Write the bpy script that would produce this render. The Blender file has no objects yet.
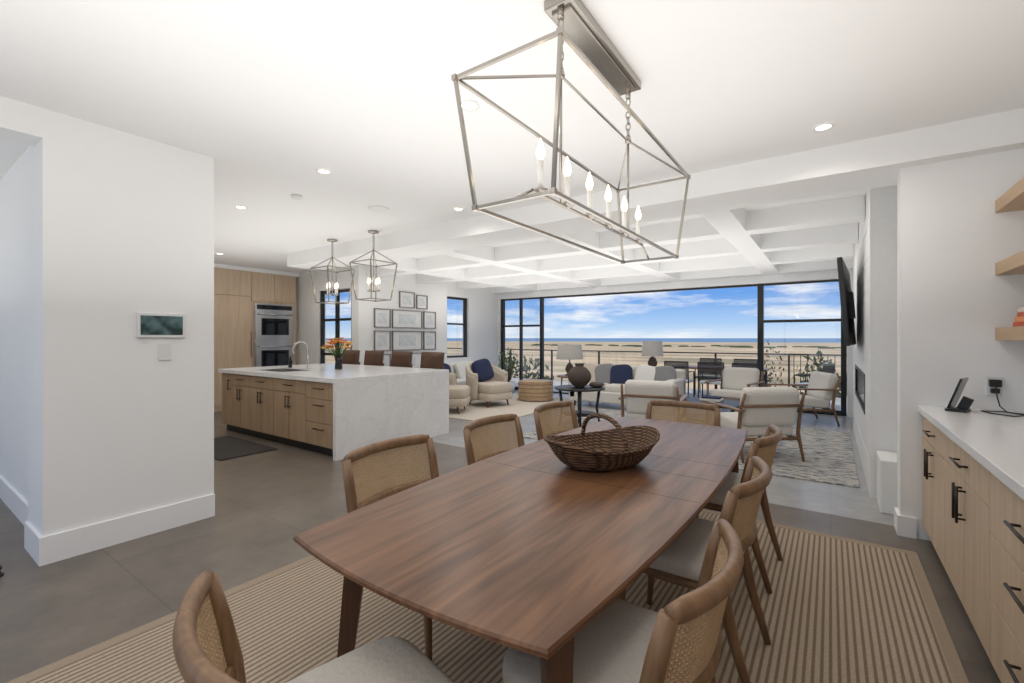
import bpy, bmesh, math, random
from mathutils import Vector, Matrix, Euler
random.seed(7)
sc = bpy.context.scene
COL = sc.collection

# ------------------------------------------------------------------ materials
def new_mat(name):
    m = bpy.data.materials.new(name); m.use_nodes = True
    nt = m.node_tree
    return m, nt, nt.nodes['Principled BSDF']

def N(nt, t, **kw):
    n = nt.nodes.new(t)
    for k, v in kw.items(): setattr(n, k, v)
    return n

def plain(name, col, rough=0.5, metal=0.0, var=0.04, scale=8.0, bump=0.0, emis=None, estr=0.0, spec=None):
    m, nt, b = new_mat(name)
    tc = N(nt, 'ShaderNodeTexCoord'); no = N(nt, 'ShaderNodeTexNoise')
    no.inputs['Scale'].default_value = scale; no.inputs['Detail'].default_value = 4
    nt.links.new(tc.outputs['Object'], no.inputs['Vector'])
    mr = N(nt, 'ShaderNodeMixRGB'); mr.blend_type = 'MIX'
    mr.inputs[1].default_value = tuple(c*(1-var) for c in col)+(1,)
    mr.inputs[2].default_value = tuple(min(1, c*(1+var)) for c in col)+(1,)
    nt.links.new(no.outputs['Fac'], mr.inputs[0])
    nt.links.new(mr.outputs[0], b.inputs['Base Color'])
    b.inputs['Roughness'].default_value = rough; b.inputs['Metallic'].default_value = metal
    if spec is not None: b.inputs['Specular IOR Level'].default_value = spec
    if bump:
        bp = N(nt, 'ShaderNodeBump'); bp.inputs['Strength'].default_value = bump; bp.inputs['Distance'].default_value = 0.01
        nt.links.new(no.outputs['Fac'], bp.inputs['Height']); nt.links.new(bp.outputs[0], b.inputs['Normal'])
    if emis:
        b.inputs['Emission Color'].default_value = emis+(1,); b.inputs['Emission Strength'].default_value = estr
    return m

def wood(name, c1, c2, axis=1, rough=0.4, stretch=14.0, scale=2.2, coat=0.0, spec=.5, big=False):
    m, nt, b = new_mat(name)
    tc = N(nt, 'ShaderNodeTexCoord'); mp = N(nt, 'ShaderNodeMapping')
    s = [stretch]*3; s[axis] = 1.0
    mp.inputs['Scale'].default_value = s
    no = N(nt, 'ShaderNodeTexNoise'); no.inputs['Scale'].default_value = scale; no.inputs['Detail'].default_value = 8
    no.inputs['Distortion'].default_value = 0.8
    nt.links.new(tc.outputs['Object'], mp.inputs[0]); nt.links.new(mp.outputs[0], no.inputs['Vector'])
    fac = no.outputs['Fac']
    if big:
        mp2 = N(nt, 'ShaderNodeMapping'); s2 = [3.2]*3; s2[axis] = .45; mp2.inputs['Scale'].default_value = s2
        n2 = N(nt, 'ShaderNodeTexNoise'); n2.inputs['Scale'].default_value = 1.6; n2.inputs['Detail'].default_value = 2; n2.inputs['Distortion'].default_value = 1.5
        nt.links.new(tc.outputs['Object'], mp2.inputs[0]); nt.links.new(mp2.outputs[0], n2.inputs['Vector'])
        mm = N(nt, 'ShaderNodeMath', operation='MULTIPLY'); mm.inputs[1].default_value = 22
        nt.links.new(n2.outputs['Fac'], mm.inputs[0])
        sn = N(nt, 'ShaderNodeMath', operation='SINE'); nt.links.new(mm.outputs[0], sn.inputs[0])
        ma = N(nt, 'ShaderNodeMath', operation='MULTIPLY_ADD'); ma.inputs[1].default_value = .07
        nt.links.new(sn.outputs[0], ma.inputs[0]); nt.links.new(no.outputs['Fac'], ma.inputs[2]); fac = ma.outputs[0]
    r = N(nt, 'ShaderNodeValToRGB')
    r.color_ramp.elements[0].position = 0.26; r.color_ramp.elements[0].color = c1+(1,)
    r.color_ramp.elements[1].position = 0.72; r.color_ramp.elements[1].color = c2+(1,)
    nt.links.new(fac, r.inputs[0]); nt.links.new(r.outputs[0], b.inputs['Base Color'])
    b.inputs['Roughness'].default_value = rough; b.inputs['Specular IOR Level'].default_value = spec
    b.inputs['Coat Weight'].default_value = coat
    bp = N(nt, 'ShaderNodeBump'); bp.inputs['Strength'].default_value = 0.05
    nt.links.new(no.outputs['Fac'], bp.inputs['Height']); nt.links.new(bp.outputs[0], b.inputs['Normal'])
    return m

def tile(name, c, grout, w, h, rough, v=.2):
    m, nt, b = new_mat(name)
    tc = N(nt, 'ShaderNodeTexCoord'); br = N(nt, 'ShaderNodeTexBrick')
    br.offset = 0.0; br.squash = 1.0
    br.inputs['Scale'].default_value = 1.0
    br.inputs['Brick Width'].default_value = w; br.inputs['Row Height'].default_value = h
    br.inputs['Mortar Size'].default_value = 0.003; br.inputs['Mortar Smooth'].default_value = 0.2
    br.inputs['Color1'].default_value = c+(1,); br.inputs['Color2'].default_value = tuple(x*0.9 for x in c)+(1,)
    br.inputs['Mortar'].default_value = grout+(1,)
    nt.links.new(tc.outputs['Object'], br.inputs['Vector'])
    no = N(nt, 'ShaderNodeTexNoise'); no.inputs['Scale'].default_value = 2.4; no.inputs['Detail'].default_value = 12
    no.inputs['Roughness'].default_value = 0.72
    nt.links.new(tc.outputs['Object'], no.inputs['Vector'])
    r = N(nt, 'ShaderNodeValToRGB')
    r.color_ramp.elements[0].position = .3; r.color_ramp.elements[0].color = (1-v*1.3, 1-v*1.3, 1-v*1.3, 1)
    r.color_ramp.elements[1].position = .7; r.color_ramp.elements[1].color = (1+v, 1+v*.95, 1+v*.85, 1)
    nt.links.new(no.outputs['Fac'], r.inputs[0])
    mx = N(nt, 'ShaderNodeMixRGB'); mx.blend_type = 'MULTIPLY'; mx.inputs[0].default_value = 1
    nt.links.new(br.outputs['Color'], mx.inputs[1]); nt.links.new(r.outputs[0], mx.inputs[2])
    nt.links.new(mx.outputs[0], b.inputs['Base Color']); b.inputs['Roughness'].default_value = rough
    return m

def stripes(name, c1, c2, period, axis='X', rough=0.95, thr=0.5, noisy=0.25):
    m, nt, b = new_mat(name)
    tc = N(nt, 'ShaderNodeTexCoord'); w = N(nt, 'ShaderNodeTexWave')
    w.wave_type = 'BANDS'; w.bands_direction = axis; w.inputs['Scale'].default_value = 0.314/period
    w.inputs['Distortion'].default_value = 0.0
    nt.links.new(tc.outputs['Object'], w.inputs['Vector'])
    r = N(nt, 'ShaderNodeValToRGB')
    r.color_ramp.elements[0].position = max(0, thr-.15); r.color_ramp.elements[0].color = c1+(1,)
    r.color_ramp.elements[1].position = min(1, thr+.15); r.color_ramp.elements[1].color = c2+(1,)
    nt.links.new(w.outputs['Fac'], r.inputs[0])
    no = N(nt, 'ShaderNodeTexNoise'); no.inputs['Scale'].default_value = 90; no.inputs['Detail'].default_value = 3
    nt.links.new(tc.outputs['Object'], no.inputs['Vector'])
    mr = N(nt, 'ShaderNodeMapRange'); mr.inputs['To Min'].default_value = 1-noisy; mr.inputs['To Max'].default_value = 1+noisy
    nt.links.new(no.outputs['Fac'], mr.inputs['Value'])
    mx = N(nt, 'ShaderNodeMixRGB'); mx.blend_type = 'MULTIPLY'; mx.inputs[0].default_value = 1
    nt.links.new(r.outputs[0], mx.inputs[1]); nt.links.new(mr.outputs[0], mx.inputs[2])
    nt.links.new(mx.outputs[0], b.inputs['Base Color']); b.inputs['Roughness'].default_value = rough
    bp = N(nt, 'ShaderNodeBump'); bp.inputs['Strength'].default_value = 0.3; bp.inputs['Distance'].default_value = 0.005
    nt.links.new(w.outputs['Fac'], bp.inputs['Height']); nt.links.new(bp.outputs[0], b.inputs['Normal'])
    return m

def weave(name, c1, c2, sc_, rough=0.7):
    m, nt, b = new_mat(name)
    tc = N(nt, 'ShaderNodeTexCoord')
    w1 = N(nt, 'ShaderNodeTexWave'); w1.bands_direction = 'DIAGONAL' ; w1.inputs['Scale'].default_value = sc_
    w2 = N(nt, 'ShaderNodeTexWave'); w2.bands_direction = 'Z'; w2.inputs['Scale'].default_value = sc_
    nt.links.new(tc.outputs['Object'], w1.inputs['Vector']); nt.links.new(tc.outputs['Object'], w2.inputs['Vector'])
    mm = N(nt, 'ShaderNodeMath', operation='MULTIPLY')
    nt.links.new(w1.outputs['Fac'], mm.inputs[0]); nt.links.new(w2.outputs['Fac'], mm.inputs[1])
    r = N(nt, 'ShaderNodeValToRGB')
    r.color_ramp.elements[0].position = .1; r.color_ramp.elements[0].color = c1+(1,)
    r.color_ramp.elements[1].position = .5; r.color_ramp.elements[1].color = c2+(1,)
    nt.links.new(mm.outputs[0], r.inputs[0]); nt.links.new(r.outputs[0], b.inputs['Base Color'])
    b.inputs['Roughness'].default_value = rough
    bp = N(nt, 'ShaderNodeBump'); bp.inputs['Strength'].default_value = 0.6; bp.inputs['Distance'].default_value = 0.01
    nt.links.new(mm.outputs[0], bp.inputs['Height']); nt.links.new(bp.outputs[0], b.inputs['Normal'])
    return m

def marble(name):
    m, nt, b = new_mat(name)
    tc = N(nt, 'ShaderNodeTexCoord'); no = N(nt, 'ShaderNodeTexNoise'); no.inputs['Scale'].default_value = 2.2; no.inputs['Detail'].default_value = 9; no.inputs['Distortion'].default_value = .8
    nt.links.new(tc.outputs['Object'], no.inputs['Vector'])
    r = N(nt, 'ShaderNodeValToRGB'); e = r.color_ramp.elements
    e[0].position = .44; e[0].color = (.81, .81, .81, 1); e[1].position = .56; e[1].color = (.83, .83, .83, 1)
    x = e.new(.49); x.color = (.80, .80, .80, 1); x = e.new(.50); x.color = (.755, .755, .76, 1); x = e.new(.51); x.color = (.81, .81, .81, 1)
    nt.links.new(no.outputs['Fac'], r.inputs[0])
    n2 = N(nt, 'ShaderNodeTexNoise'); n2.inputs['Scale'].default_value = 26; n2.inputs['Detail'].default_value = 6
    nt.links.new(tc.outputs['Object'], n2.inputs['Vector'])
    mr = N(nt, 'ShaderNodeMapRange'); mr.inputs['To Min'].default_value = .90; mr.inputs['To Max'].default_value = 1.07; nt.links.new(n2.outputs['Fac'], mr.inputs['Value'])
    mx = N(nt, 'ShaderNodeMixRGB'); mx.blend_type = 'MULTIPLY'; mx.inputs[0].default_value = 1
    nt.links.new(r.outputs[0], mx.inputs[1]); nt.links.new(mr.outputs[0], mx.inputs[2])
    nt.links.new(mx.outputs[0], b.inputs['Base Color']); b.inputs['Roughness'].default_value = .22
    return m

WALL = plain('wall_paint', (.87, .87, .865), .6, var=.01)
CEIL = plain('ceiling_paint', (.89, .89, .885), .7, var=.01)
TRIM = plain('trim_paint', (.87, .87, .87), .4, var=.01)
TILE = tile('dark_tile', (.175, .147, .121), (.10, .086, .072), 1.2, 0.9, .34, .24)
TILE_GLARE = tile('sky_glare_tile', (.40, .395, .39), (.30, .30, .30), 1.2, .9, .3)  # lighter base colour paints the sky's reflection into the living floor
WALNUT = wood('walnut_table', (.080, .034, .015), (.225, .108, .052), 1, .29, 16, 1.5, spec=.45, big=True)
WALNUTL = wood('walnut_leg', (.07, .031, .016), (.14, .065, .033), 2, .4)
CHAIRW = wood('chair_wood', (.150, .080, .038), (.270, .158, .083), 2, .38)
OAK = wood('light_oak', (.52, .385, .26), (.64, .50, .36), 2, .5, 12, 1.6)
OAKD = wood('island_oak', (.34, .23, .14), (.45, .315, .20), 2, .5, 12, 1.6)
OAKH = wood('oak_shelf', (.46, .31, .18), (.60, .43, .27), 1, .5, 12, 1.6)
QUARTZ = marble('island_quartz')
QPLAIN = plain('plain_quartz', (.84, .84, .84), .2, var=.02, scale=5)
CANE = plain('cane_strand', (.48, .335, .195), .6, var=.15, scale=20)
WICK = weave('wicker', (.045, .022, .011), (.25, .135, .068), 22)
CREAM = plain('cream_fabric', (.60, .57, .52), .95, var=.10, scale=60, bump=.3)
WHITEF = plain('oatmeal_fabric', (.68, .65, .60), .95, var=.05, scale=30, bump=.2)
PALEF = plain('pale_fabric', (.74, .73, .70), .95, var=.05, scale=30, bump=.2)
BEIGEF = plain('beige_fabric', (.57, .50, .42), .95, var=.06, scale=30, bump=.2)
GREYF = plain('grey_fabric', (.24, .24, .25), .95, var=.1, scale=30, bump=.2)
NAVY = plain('navy_fabric', (.02, .03, .08), .9, var=.1, scale=30)
RUG = stripes('sisal_rug', (.20, .147, .10), (.42, .338, .255), .030, 'X', thr=.36, noisy=.3)
RUGBORD = plain('rug_border', (.32, .25, .18), .95, var=.15, scale=80)
RUGCREAM = plain('cream_rug', (.62, .56, .48), .98, var=.08, scale=30, bump=.4)
BLACK = plain('black_frame', (.012, .012, .014), .4)
BLACKG = plain('black_gloss', (.008, .009, .011), .12)
BRONZE = plain('dark_bronze', (.05, .04, .035), .35, .8)
NICKEL = plain('polished_nickel', (.42, .39, .35), .18, 1.0, var=.12)
STEEL = plain('stainless_steel', (.55, .55, .56), .25, 1.0)
CHROME = plain('chrome', (.6, .6, .62), .12, 1.0)
DARKGLASS = plain('dark_glass', (.01, .012, .016), .06)
CANDLE = plain('candle_sleeve', (.85, .83, .78), .5)
BULB = plain('bulb_glow', (1, .9, .75), .3, emis=(1.0, .78, .48), estr=4)
LED = plain('led_disc', (1, 1, 1), .3, emis=(1, .86, .62), estr=5)
STOOL = plain('stool_leather', (.10, .048, .028), .5, var=.1)
CLAY = plain('clay_vase', (.10, .075, .06), .8, var=.2, bump=.4)
GREEN = plain('leaf_green', (.05, .13, .03), .6, var=.3)
SHRUB = plain('shrub_green', (.035, .055, .02), .8, var=.4)
ORANGE = plain('orange_petal', (.85, .22, .03), .6, var=.2)
REDP = plain('red_petal', (.6, .05, .03), .6, var=.2)
YELLOW = plain('yellow_petal', (.9, .55, .08), .6, var=.2)
PLASTIC = plain('white_plastic', (.8, .8, .8), .35)
MAT_D = plain('dark_mat', (.045, .04, .037), .95, var=.1, scale=50)
STONE = plain('pale_stone', (.78, .78, .77), .6, var=.05, scale=20)
DECK = plain('deck_stone', (.42, .40, .37), .8, var=.08)
SHADE = plain('lamp_shade', (.42, .40, .38), .9, emis=(1, .9, .75), estr=.03)
BOOKR = plain('book_red', (.55, .10, .05), .6); BOOKO = plain('book_orange', (.8, .32, .12), .6)
PRINT = plain('art_print', (.66, .69, .71), .6, var=.22, scale=9)
FRAMEG = plain('frame_grey', (.22, .21, .20), .5)

def mk_glass():
    m, nt, b = new_mat('window_glass')
    tr = N(nt, 'ShaderNodeBsdfTransparent'); gl = N(nt, 'ShaderNodeBsdfGlossy'); gl.inputs['Roughness'].default_value = .02
    mx = N(nt, 'ShaderNodeMixShader'); mx.inputs[0].default_value = .05
    nt.links.new(tr.outputs[0], mx.inputs[1]); nt.links.new(gl.outputs[0], mx.inputs[2])
    nt.links.new(mx.outputs[0], nt.nodes['Material Output'].inputs['Surface'])
    return m
GLASS = mk_glass()

def mk_patrug():
    m, nt, b = new_mat('distressed_rug')
    tc = N(nt, 'ShaderNodeTexCoord'); mp = N(nt, 'ShaderNodeMapping'); mp.inputs['Scale'].default_value = (3, 9, 1)
    no = N(nt, 'ShaderNodeTexNoise'); no.inputs['Scale'].default_value = 2.2; no.inputs['Detail'].default_value = 8; no.inputs['Roughness'].default_value = .75
    nt.links.new(tc.outputs['Object'], mp.inputs[0]); nt.links.new(mp.outputs[0], no.inputs['Vector'])
    r = N(nt, 'ShaderNodeValToRGB'); e = r.color_ramp.elements
    e[0].position = .40; e[0].color = (.10, .115, .14, 1); e[1].position = .62; e[1].color = (.46, .40, .33, 1)
    x = e.new(.48); x.color = (.30, .31, .32, 1); x = e.new(.53); x.color = (.55, .52, .47, 1)
    nt.links.new(no.outputs['Fac'], r.inputs[0]); nt.links.new(r.outputs[0], b.inputs['Base Color']); b.inputs['Roughness'].default_value = .97
    return m
PATRUG = mk_patrug()

def mk_screen():
    m, nt, b = new_mat('panel_screen')
    tc = N(nt, 'ShaderNodeTexCoord'); no = N(nt, 'ShaderNodeTexNoise'); no.inputs['Scale'].default_value = 12
    nt.links.new(tc.outputs['Object'], no.inputs['Vector'])
    r = N(nt, 'ShaderNodeValToRGB'); e = r.color_ramp.elements
    e[0].position = .4; e[0].color = (.02, .05, .05, 1); e[1].position = .65; e[1].color = (.12, .2, .22, 1)
    nt.links.new(no.outputs['Fac'], r.inputs[0]); nt.links.new(r.outputs[0], b.inputs['Base Color']); b.inputs['Roughness'].default_value = .15
    return m
SCREEN = mk_screen()

def mk_marsh():
    m, nt, b = new_mat('marsh_field')
    tc = N(nt, 'ShaderNodeTexCoord'); mp = N(nt, 'ShaderNodeMapping'); mp.inputs['Scale'].default_value = (.01, .03, 1)
    no = N(nt, 'ShaderNodeTexNoise'); no.inputs['Scale'].default_value = 1.5; no.inputs['Detail'].default_value = 8
    nt.links.new(tc.outputs['Object'], mp.inputs[0]); nt.links.new(mp.outputs[0], no.inputs['Vector'])
    r = N(nt, 'ShaderNodeValToRGB'); e = r.color_ramp.elements
    e[0].position = .38; e[0].color = (.26, .21, .12, 1); e[1].position = .6; e[1].color = (.58, .42, .26, 1)
    nt.links.new(no.outputs['Fac'], r.inputs[0]); nt.links.new(r.outputs[0], b.inputs['Base Color']); b.inputs['Roughness'].default_value = 1
    return m
MARSH = mk_marsh()
OCEAN = plain('ocean_water', (.09, .19, .32), .6, var=.12, scale=.01)

# ------------------------------------------------------------------ mesh builder
class MB:
    def __init__(s): s.v = []; s.f = []; s.m = []; s.sm = []; s.mats = []
    def mi(s, m):
        if m not in s.mats: s.mats.append(m)
        return s.mats.index(m)
    def add(s, vs, fs, m, smooth=False):
        o = len(s.v); s.v += [tuple(v) for v in vs]; k = s.mi(m)
        for f in fs: s.f.append(tuple(i+o for i in f)); s.m.append(k); s.sm.append(smooth)
    def box(s, c, d, m, rot=(0, 0, 0), bev=0.0, seg=2):
        bm = bmesh.new(); bmesh.ops.create_cube(bm, size=1.0)
        for v in bm.verts: v.co = Vector((v.co.x*d[0], v.co.y*d[1], v.co.z*d[2]))
        if bev > 0: bmesh.ops.bevel(bm, geom=list(bm.edges), offset=min(bev, min(d)*.49), segments=seg, affect='EDGES', profile=.5)
        R = Euler(rot).to_matrix(); c = Vector(c)
        bm.verts.index_update()
        s.add([R @ v.co + c for v in bm.verts], [[v.index for v in f.verts] for f in bm.faces], m, False)
        bm.free(); return s
    def b2(s, x0, x1, y0, y1, z0, z1, m, bev=0.0):
        return s.box(((x0+x1)/2, (y0+y1)/2, (z0+z1)/2), (abs(x1-x0), abs(y1-y0), abs(z1-z0)), m, bev=bev)
    def tube(s, pts, r, m, n=8, closed=False, flat=1.0, smooth=True, up=None):
        pts = [Vector(p) for p in pts]; k = len(pts)
        rs = r if isinstance(r, (list, tuple)) else [r]*k
        vs = []; prev = None
        for i, p in enumerate(pts):
            if closed: t = pts[(i+1) % k]-pts[i-1]
            else: t = pts[min(i+1, k-1)]-pts[max(i-1, 0)]
            if t.length < 1e-9: t = Vector((0, 0, 1))
            t.normalize()
            if up is not None: a = Vector(up) - t*t.dot(Vector(up))
            elif prev is None:
                a = Vector((0, 0, 1)) if abs(t.z) < .9 else Vector((0, 1, 0)); a = a-t*a.dot(t)
            else: a = prev-t*prev.dot(t)
            if a.length < 1e-6: a = Vector((1, 0, 0))
            a.normalize(); prev = a; b = t.cross(a)
            for j in range(n):
                th = 2*math.pi*j/n+math.pi/n
                vs.append(p+a*(math.cos(th)*rs[i])+b*(math.sin(th)*rs[i]*flat))
        fs = []
        kk = k if closed else k-1
        for i in range(kk):
            for j in range(n):
                i2 = (i+1) % k
                fs.append((i*n+j, i*n+(j+1) % n, i2*n+(j+1) % n, i2*n+j))
        if not closed:
            fs.append(tuple(range(n-1, -1, -1))); fs.append(tuple((k-1)*n+j for j in range(n)))
        s.add(vs, fs, m, smooth and n > 4); return s
    def rod(s, a, b, r, m, r2=None, n=10): return s.tube([a, b], [r, r if r2 is None else r2], m, n)
    def lathe(s, c, prof, m, n=28, sx=1, sy=1, cap=True):
        vs = []; fs = []; k = len(prof)
        for (r, z) in prof:
            for j in range(n):
                t = 2*math.pi*j/n; vs.append((c[0]+r*sx*math.cos(t), c[1]+r*sy*math.sin(t), c[2]+z))
        for i in range(k-1):
            for j in range(n): fs.append((i*n+j, i*n+(j+1) % n, (i+1)*n+(j+1) % n, (i+1)*n+j))
        if cap:
            fs.append(tuple(range(n-1, -1, -1))); fs.append(tuple((k-1)*n+j for j in range(n)))
        s.add(vs, fs, m, True); return s
    def sup(s, c, d, m, e=.4, rot=(0, 0, 0), nu=20, nv=12):
        R = Euler(rot).to_matrix(); c = Vector(c); vs = []; fs = []
        sp = lambda x, p: math.copysign(abs(x)**p, x)
        for i in range(nv+1):
            ph = -math.pi/2+math.pi*i/nv
            for j in range(nu):
                th = 2*math.pi*j/nu
                p = Vector((d[0]/2*sp(math.cos(ph), e)*sp(math.cos(th), e), d[1]/2*sp(math.cos(ph), e)*sp(math.sin(th), e), d[2]/2*sp(math.sin(ph), e)))
                vs.append(R @ p+c)
        for i in range(nv):
            for j in range(nu): fs.append((i*nu+j, i*nu+(j+1) % nu, (i+1)*nu+(j+1) % nu, (i+1)*nu+j))
        s.add(vs, fs, m, True); return s
    def slab(s, fn, nu, nv, th, m, smooth=True):
        P = [[Vector(fn(i/nu, j/nv)) for j in range(nv+1)] for i in range(nu+1)]
        vs = []
        for sd in (.5, -.5):
            for i in range(nu+1):
                for j in range(nv+1):
                    du = P[min(i+1, nu)][j]-P[max(i-1, 0)][j]; dv = P[i][min(j+1, nv)]-P[i][max(j-1, 0)]
                    n = du.cross(dv)
                    if n.length > 0: n.normalize()
                    vs.append(P[i][j]+n*th*sd)
        W = nv+1; O = (nu+1)*W; fs = []
        for i in range(nu):
            for j in range(nv):
                a, b, c, d = i*W+j, (i+1)*W+j, (i+1)*W+j+1, i*W+j+1
                fs.append((a, b, c, d)); fs.append((O+d, O+c, O+b, O+a))
        for i in range(nu):
            a, b = i*W, (i+1)*W; fs.append((b, a, O+a, O+b))
            a, b = i*W+nv, (i+1)*W+nv; fs.append((a, b, O+b, O+a))
        for j in range(nv):
            a, b = j, j+1; fs.append((a, b, O+b, O+a))
            a, b = nu*W+j, nu*W+j+1; fs.append((b, a, O+a, O+b))
        s.add(vs, fs, m, smooth); return s
    def layers(s, rings, m, smooth=False):
        n = len(rings[0]); vs = [p for r in rings for p in r]; fs = []
        for i in range(len(rings)-1):
            for j in range(n): fs.append((i*n+j, i*n+(j+1) % n, (i+1)*n+(j+1) % n, (i+1)*n+j))
        fs.append(tuple(range(n-1, -1, -1))); fs.append(tuple((len(rings)-1)*n+j for j in range(n)))
        s.add(vs, fs, m, smooth); return s
    def done(s, name, loc=(0, 0, 0), rz=0.0):
        me = bpy.data.meshes.new(name); me.from_pydata(s.v, [], s.f)
        for m in s.mats: me.materials.append(m)
        me.polygons.foreach_set('material_index', s.m); me.polygons.foreach_set('use_smooth', s.sm)
        bm = bmesh.new(); bm.from_mesh(me); bmesh.ops.recalc_face_normals(bm, faces=bm.faces); bm.to_mesh(me); bm.free()
        me.update()
        o = bpy.data.objects.new(name, me); COL.objects.link(o); o.location = loc; o.rotation_euler = (0, 0, rz)
        return o
def copy(o, loc, rz=0.0):
    n = bpy.data.objects.new(o.name.split('.')[0], o.data); COL.objects.link(n); n.location = loc; n.rotation_euler = (0, 0, rz); return n
def wbox(name, x0, x1, y0, y1, z0, z1, m, bev=0):
    cx, cy, cz = (x0+x1)/2, (y0+y1)/2, (z0+z1)/2
    return MB().box((0, 0, 0), (x1-x0, y1-y0, z1-z0), m, bev=bev).done(name, (cx, cy, cz))

def lattice(mb, fn, wu, wv, pitch, m, r=.0024):
    """woven cane strands following surface fn(u,v); wu/wv metric size"""
    nu = int(wu/pitch); nv = int(wv/pitch)
    for i in range(nu+1): mb.tube([fn(i/nu, v/4) for v in range(5)], r, m, n=4)
    for j in range(nv+1): mb.tube([fn(u/14, j/nv) for u in range(15)], r, m, n=4)
    for sg in (1, -1):
        k = -wv
        while k < wu:
            a0 = max(0, k) ; a1 = min(wu, k+wv)
            if a1-a0 > pitch*.6:
                pts = []
                for q in range(7):
                    a = a0+(a1-a0)*q/6; v = (a-k)/wv; v = v if sg > 0 else 1-v
                    pts.append(fn(a/wu, v))
                mb.tube(pts, r*.9, m, n=4)
            k += pitch

H = 2.78
# ------------------------------------------------------------------ shell
MB().b2(-9.6, 1.3, -2.6, 4.35, -.2, 0, TILE).b2(-9.6, -7.4, 4.35, 5.6, -.2, 0, TILE).done('floor')
MB().b2(-7.4, .7, 4.35, 10.1, -.2, 0, TILE_GLARE).done('floor_living')
MB().b2(-9.6, 1.3, -2.6, 10.1, H, H+.15, CEIL).done('ceiling')
wbox('wall_right', 1.15, 1.3, -2.6, 4.35, 0, H, WALL)
wbox('wall_end', .40, 1.15, 4.17, 4.35, 0, H, WALL)
wbox('wall_living_right', .50, .7, 4.35, 9.9, 0, H, WALL)
wbox('wall_kitchen', -9.75, -9.6, -2.6, 5.6, 0, H, WALL)
MB().b2(-4.35, -3.93, .63, 1.57, 0, H, WALL).b2(-9.6, -4.35, .70, 1.57, 0, H, WALL).done('wall_partition')
wbox('trim_hall_header', -4.15, -3.93, -2.6, .63, 2.60, H, WALL)
MB().b2(-9.6, -8.72, 5.45, 5.6, 0, H, WALL).b2(-7.62, -7.4, 5.45, 5.6, 0, H, WALL).b2(-8.72, -7.62, 5.45, 5.6, 2.36, H, WALL).done('wall_kitchen_north')
mb = MB()
for x in (-8.69, -8.17, -7.65): mb.b2(x-.025, x+.025, 5.48, 5.55, 0.003, 2.355, BLACK)
for z in (.04, 1.05, 1.75, 2.32): mb.b2(-8.69, -7.65, 5.49, 5.54, z-.025, z+.025, BLACK)
mb.b2(-8.69, -7.65, 5.51, 5.52, 0.01, 2.34, GLASS); mb.done('door_kitchen')
MB().b2(-7.6, -7.4, 5.6, 7.90, 0, H, WALL).b2(-7.6, -7.4, 8.68, 10.1, 0, H, WALL).b2(-7.6, -7.4, 7.90, 8.68, 0, .9, WALL).b2(-7.6, -7.4, 7.9, 8.68, 2.37, H, WALL).done('wall_living_left')
mb = MB()
for y in (7.93, 8.65): mb.b2(-7.53, -7.45, y-.025, y+.025, .905, 2.365, BLACK)
for z in (.93, 1.72, 2.34): mb.b2(-7.53, -7.45, 7.93, 8.65, z-.02, z+.02, BLACK)
mb.b2(-7.5, -7.49, 7.93, 8.65, .92, 2.35, GLASS); mb.done('window_1')
MB().b2(-7.4, .24, 9.9, 10.1, 2.43, H, WALL).b2(.24, .7, 9.9, 10.1, 0, H, WALL).b2(-7.4, -7.33, 9.9, 10.1, 0, 2.43, WALL).done('wall_ocean')
mb = MB()
def vb(x, w=.035): mb.b2(x-w, x+w, 9.94, 10.04, 0.002, 2.425, BLACK)
for x in (-7.29, -6.06): vb(x)
vb(-6.7, .02); vb(-1.11, .05); vb(.19, .04)
mb.b2(-7.3, .22, 9.95, 10.03, 2.39, 2.42, BLACK)
mb.b2(-7.3, .22, 9.95, 10.03, 0.003, .03, BLACK)
for (a, b) in ((-7.3, -6.06), (-1.11, .19)):
    for z in (.06, 1.70): mb.b2(a, b, 9.955, 10.025, z-.025, z+.025, BLACK)
    mb.b2(a, b, 9.985, 9.99, 0.01, 2.4, GLASS)
mb.done('window_2')
MB().b2(-9.6, -8.6, -2.75, -2.6, 0, H, WALL).b2(.8, 1.3, -2.75, -2.6, 0, H, WALL).b2(-8.6, .8, -2.75, -2.6, 2.5, H, WALL).done('wall_rear')  # wide opening added behind the camera to let fill light in
mb = MB()
for x in (-8.57, -6.2, -3.9, -1.6, .77): mb.b2(x-.03, x+.03, -2.72, -2.64, 0, 2.44, BLACK)
mb.b2(-8.6, .8, -2.72, -2.64, 2.44, 2.5, BLACK); mb.done('added_rear_window')  # unseen window frame, added with the opening for sky fill

wbox('beam_transition', -7.4, 1.15, 4.05, 4.62, 2.57, H, CEIL)
mb = MB()
for x in (-6.1, -4.4, -2.65, -.9): mb.b2(x-.13, x+.13, 4.62, 9.9, 2.57, H, CEIL)
for y in (5.75, 7.05, 8.35, 9.72):
    xs = [-7.4, -6.1, -4.4, -2.65, -.9, (.5 if y > 9 else .275)]
    for i in range(5):
        a = xs[i]+(.13 if i else 0); b = xs[i+1]-(.13 if i < 4 else 0)
        mb.b2(a, b, y-.12, y+.12, 2.57, H, CEIL)
mb.done('beam_coffer')
MB().b2(-3.93, -3.912, .63, 1.57, 0, .17, TRIM).b2(-4.35, -3.912, .612, .63, 0, .17, TRIM).b2(-9.6, -4.35, .682, .70, 0, .17, TRIM).done('baseboard_partition')
MB().b2(.382, .40, 4.17, 4.35, 0, .14, TRIM).b2(.382, .485, 4.152, 4.17, 0, .14, TRIM).done('baseboard_end')
MB().b2(-7.4, -7.38, 5.6, 9.9, 0, .14, TRIM).done('baseboard_living')

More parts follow.
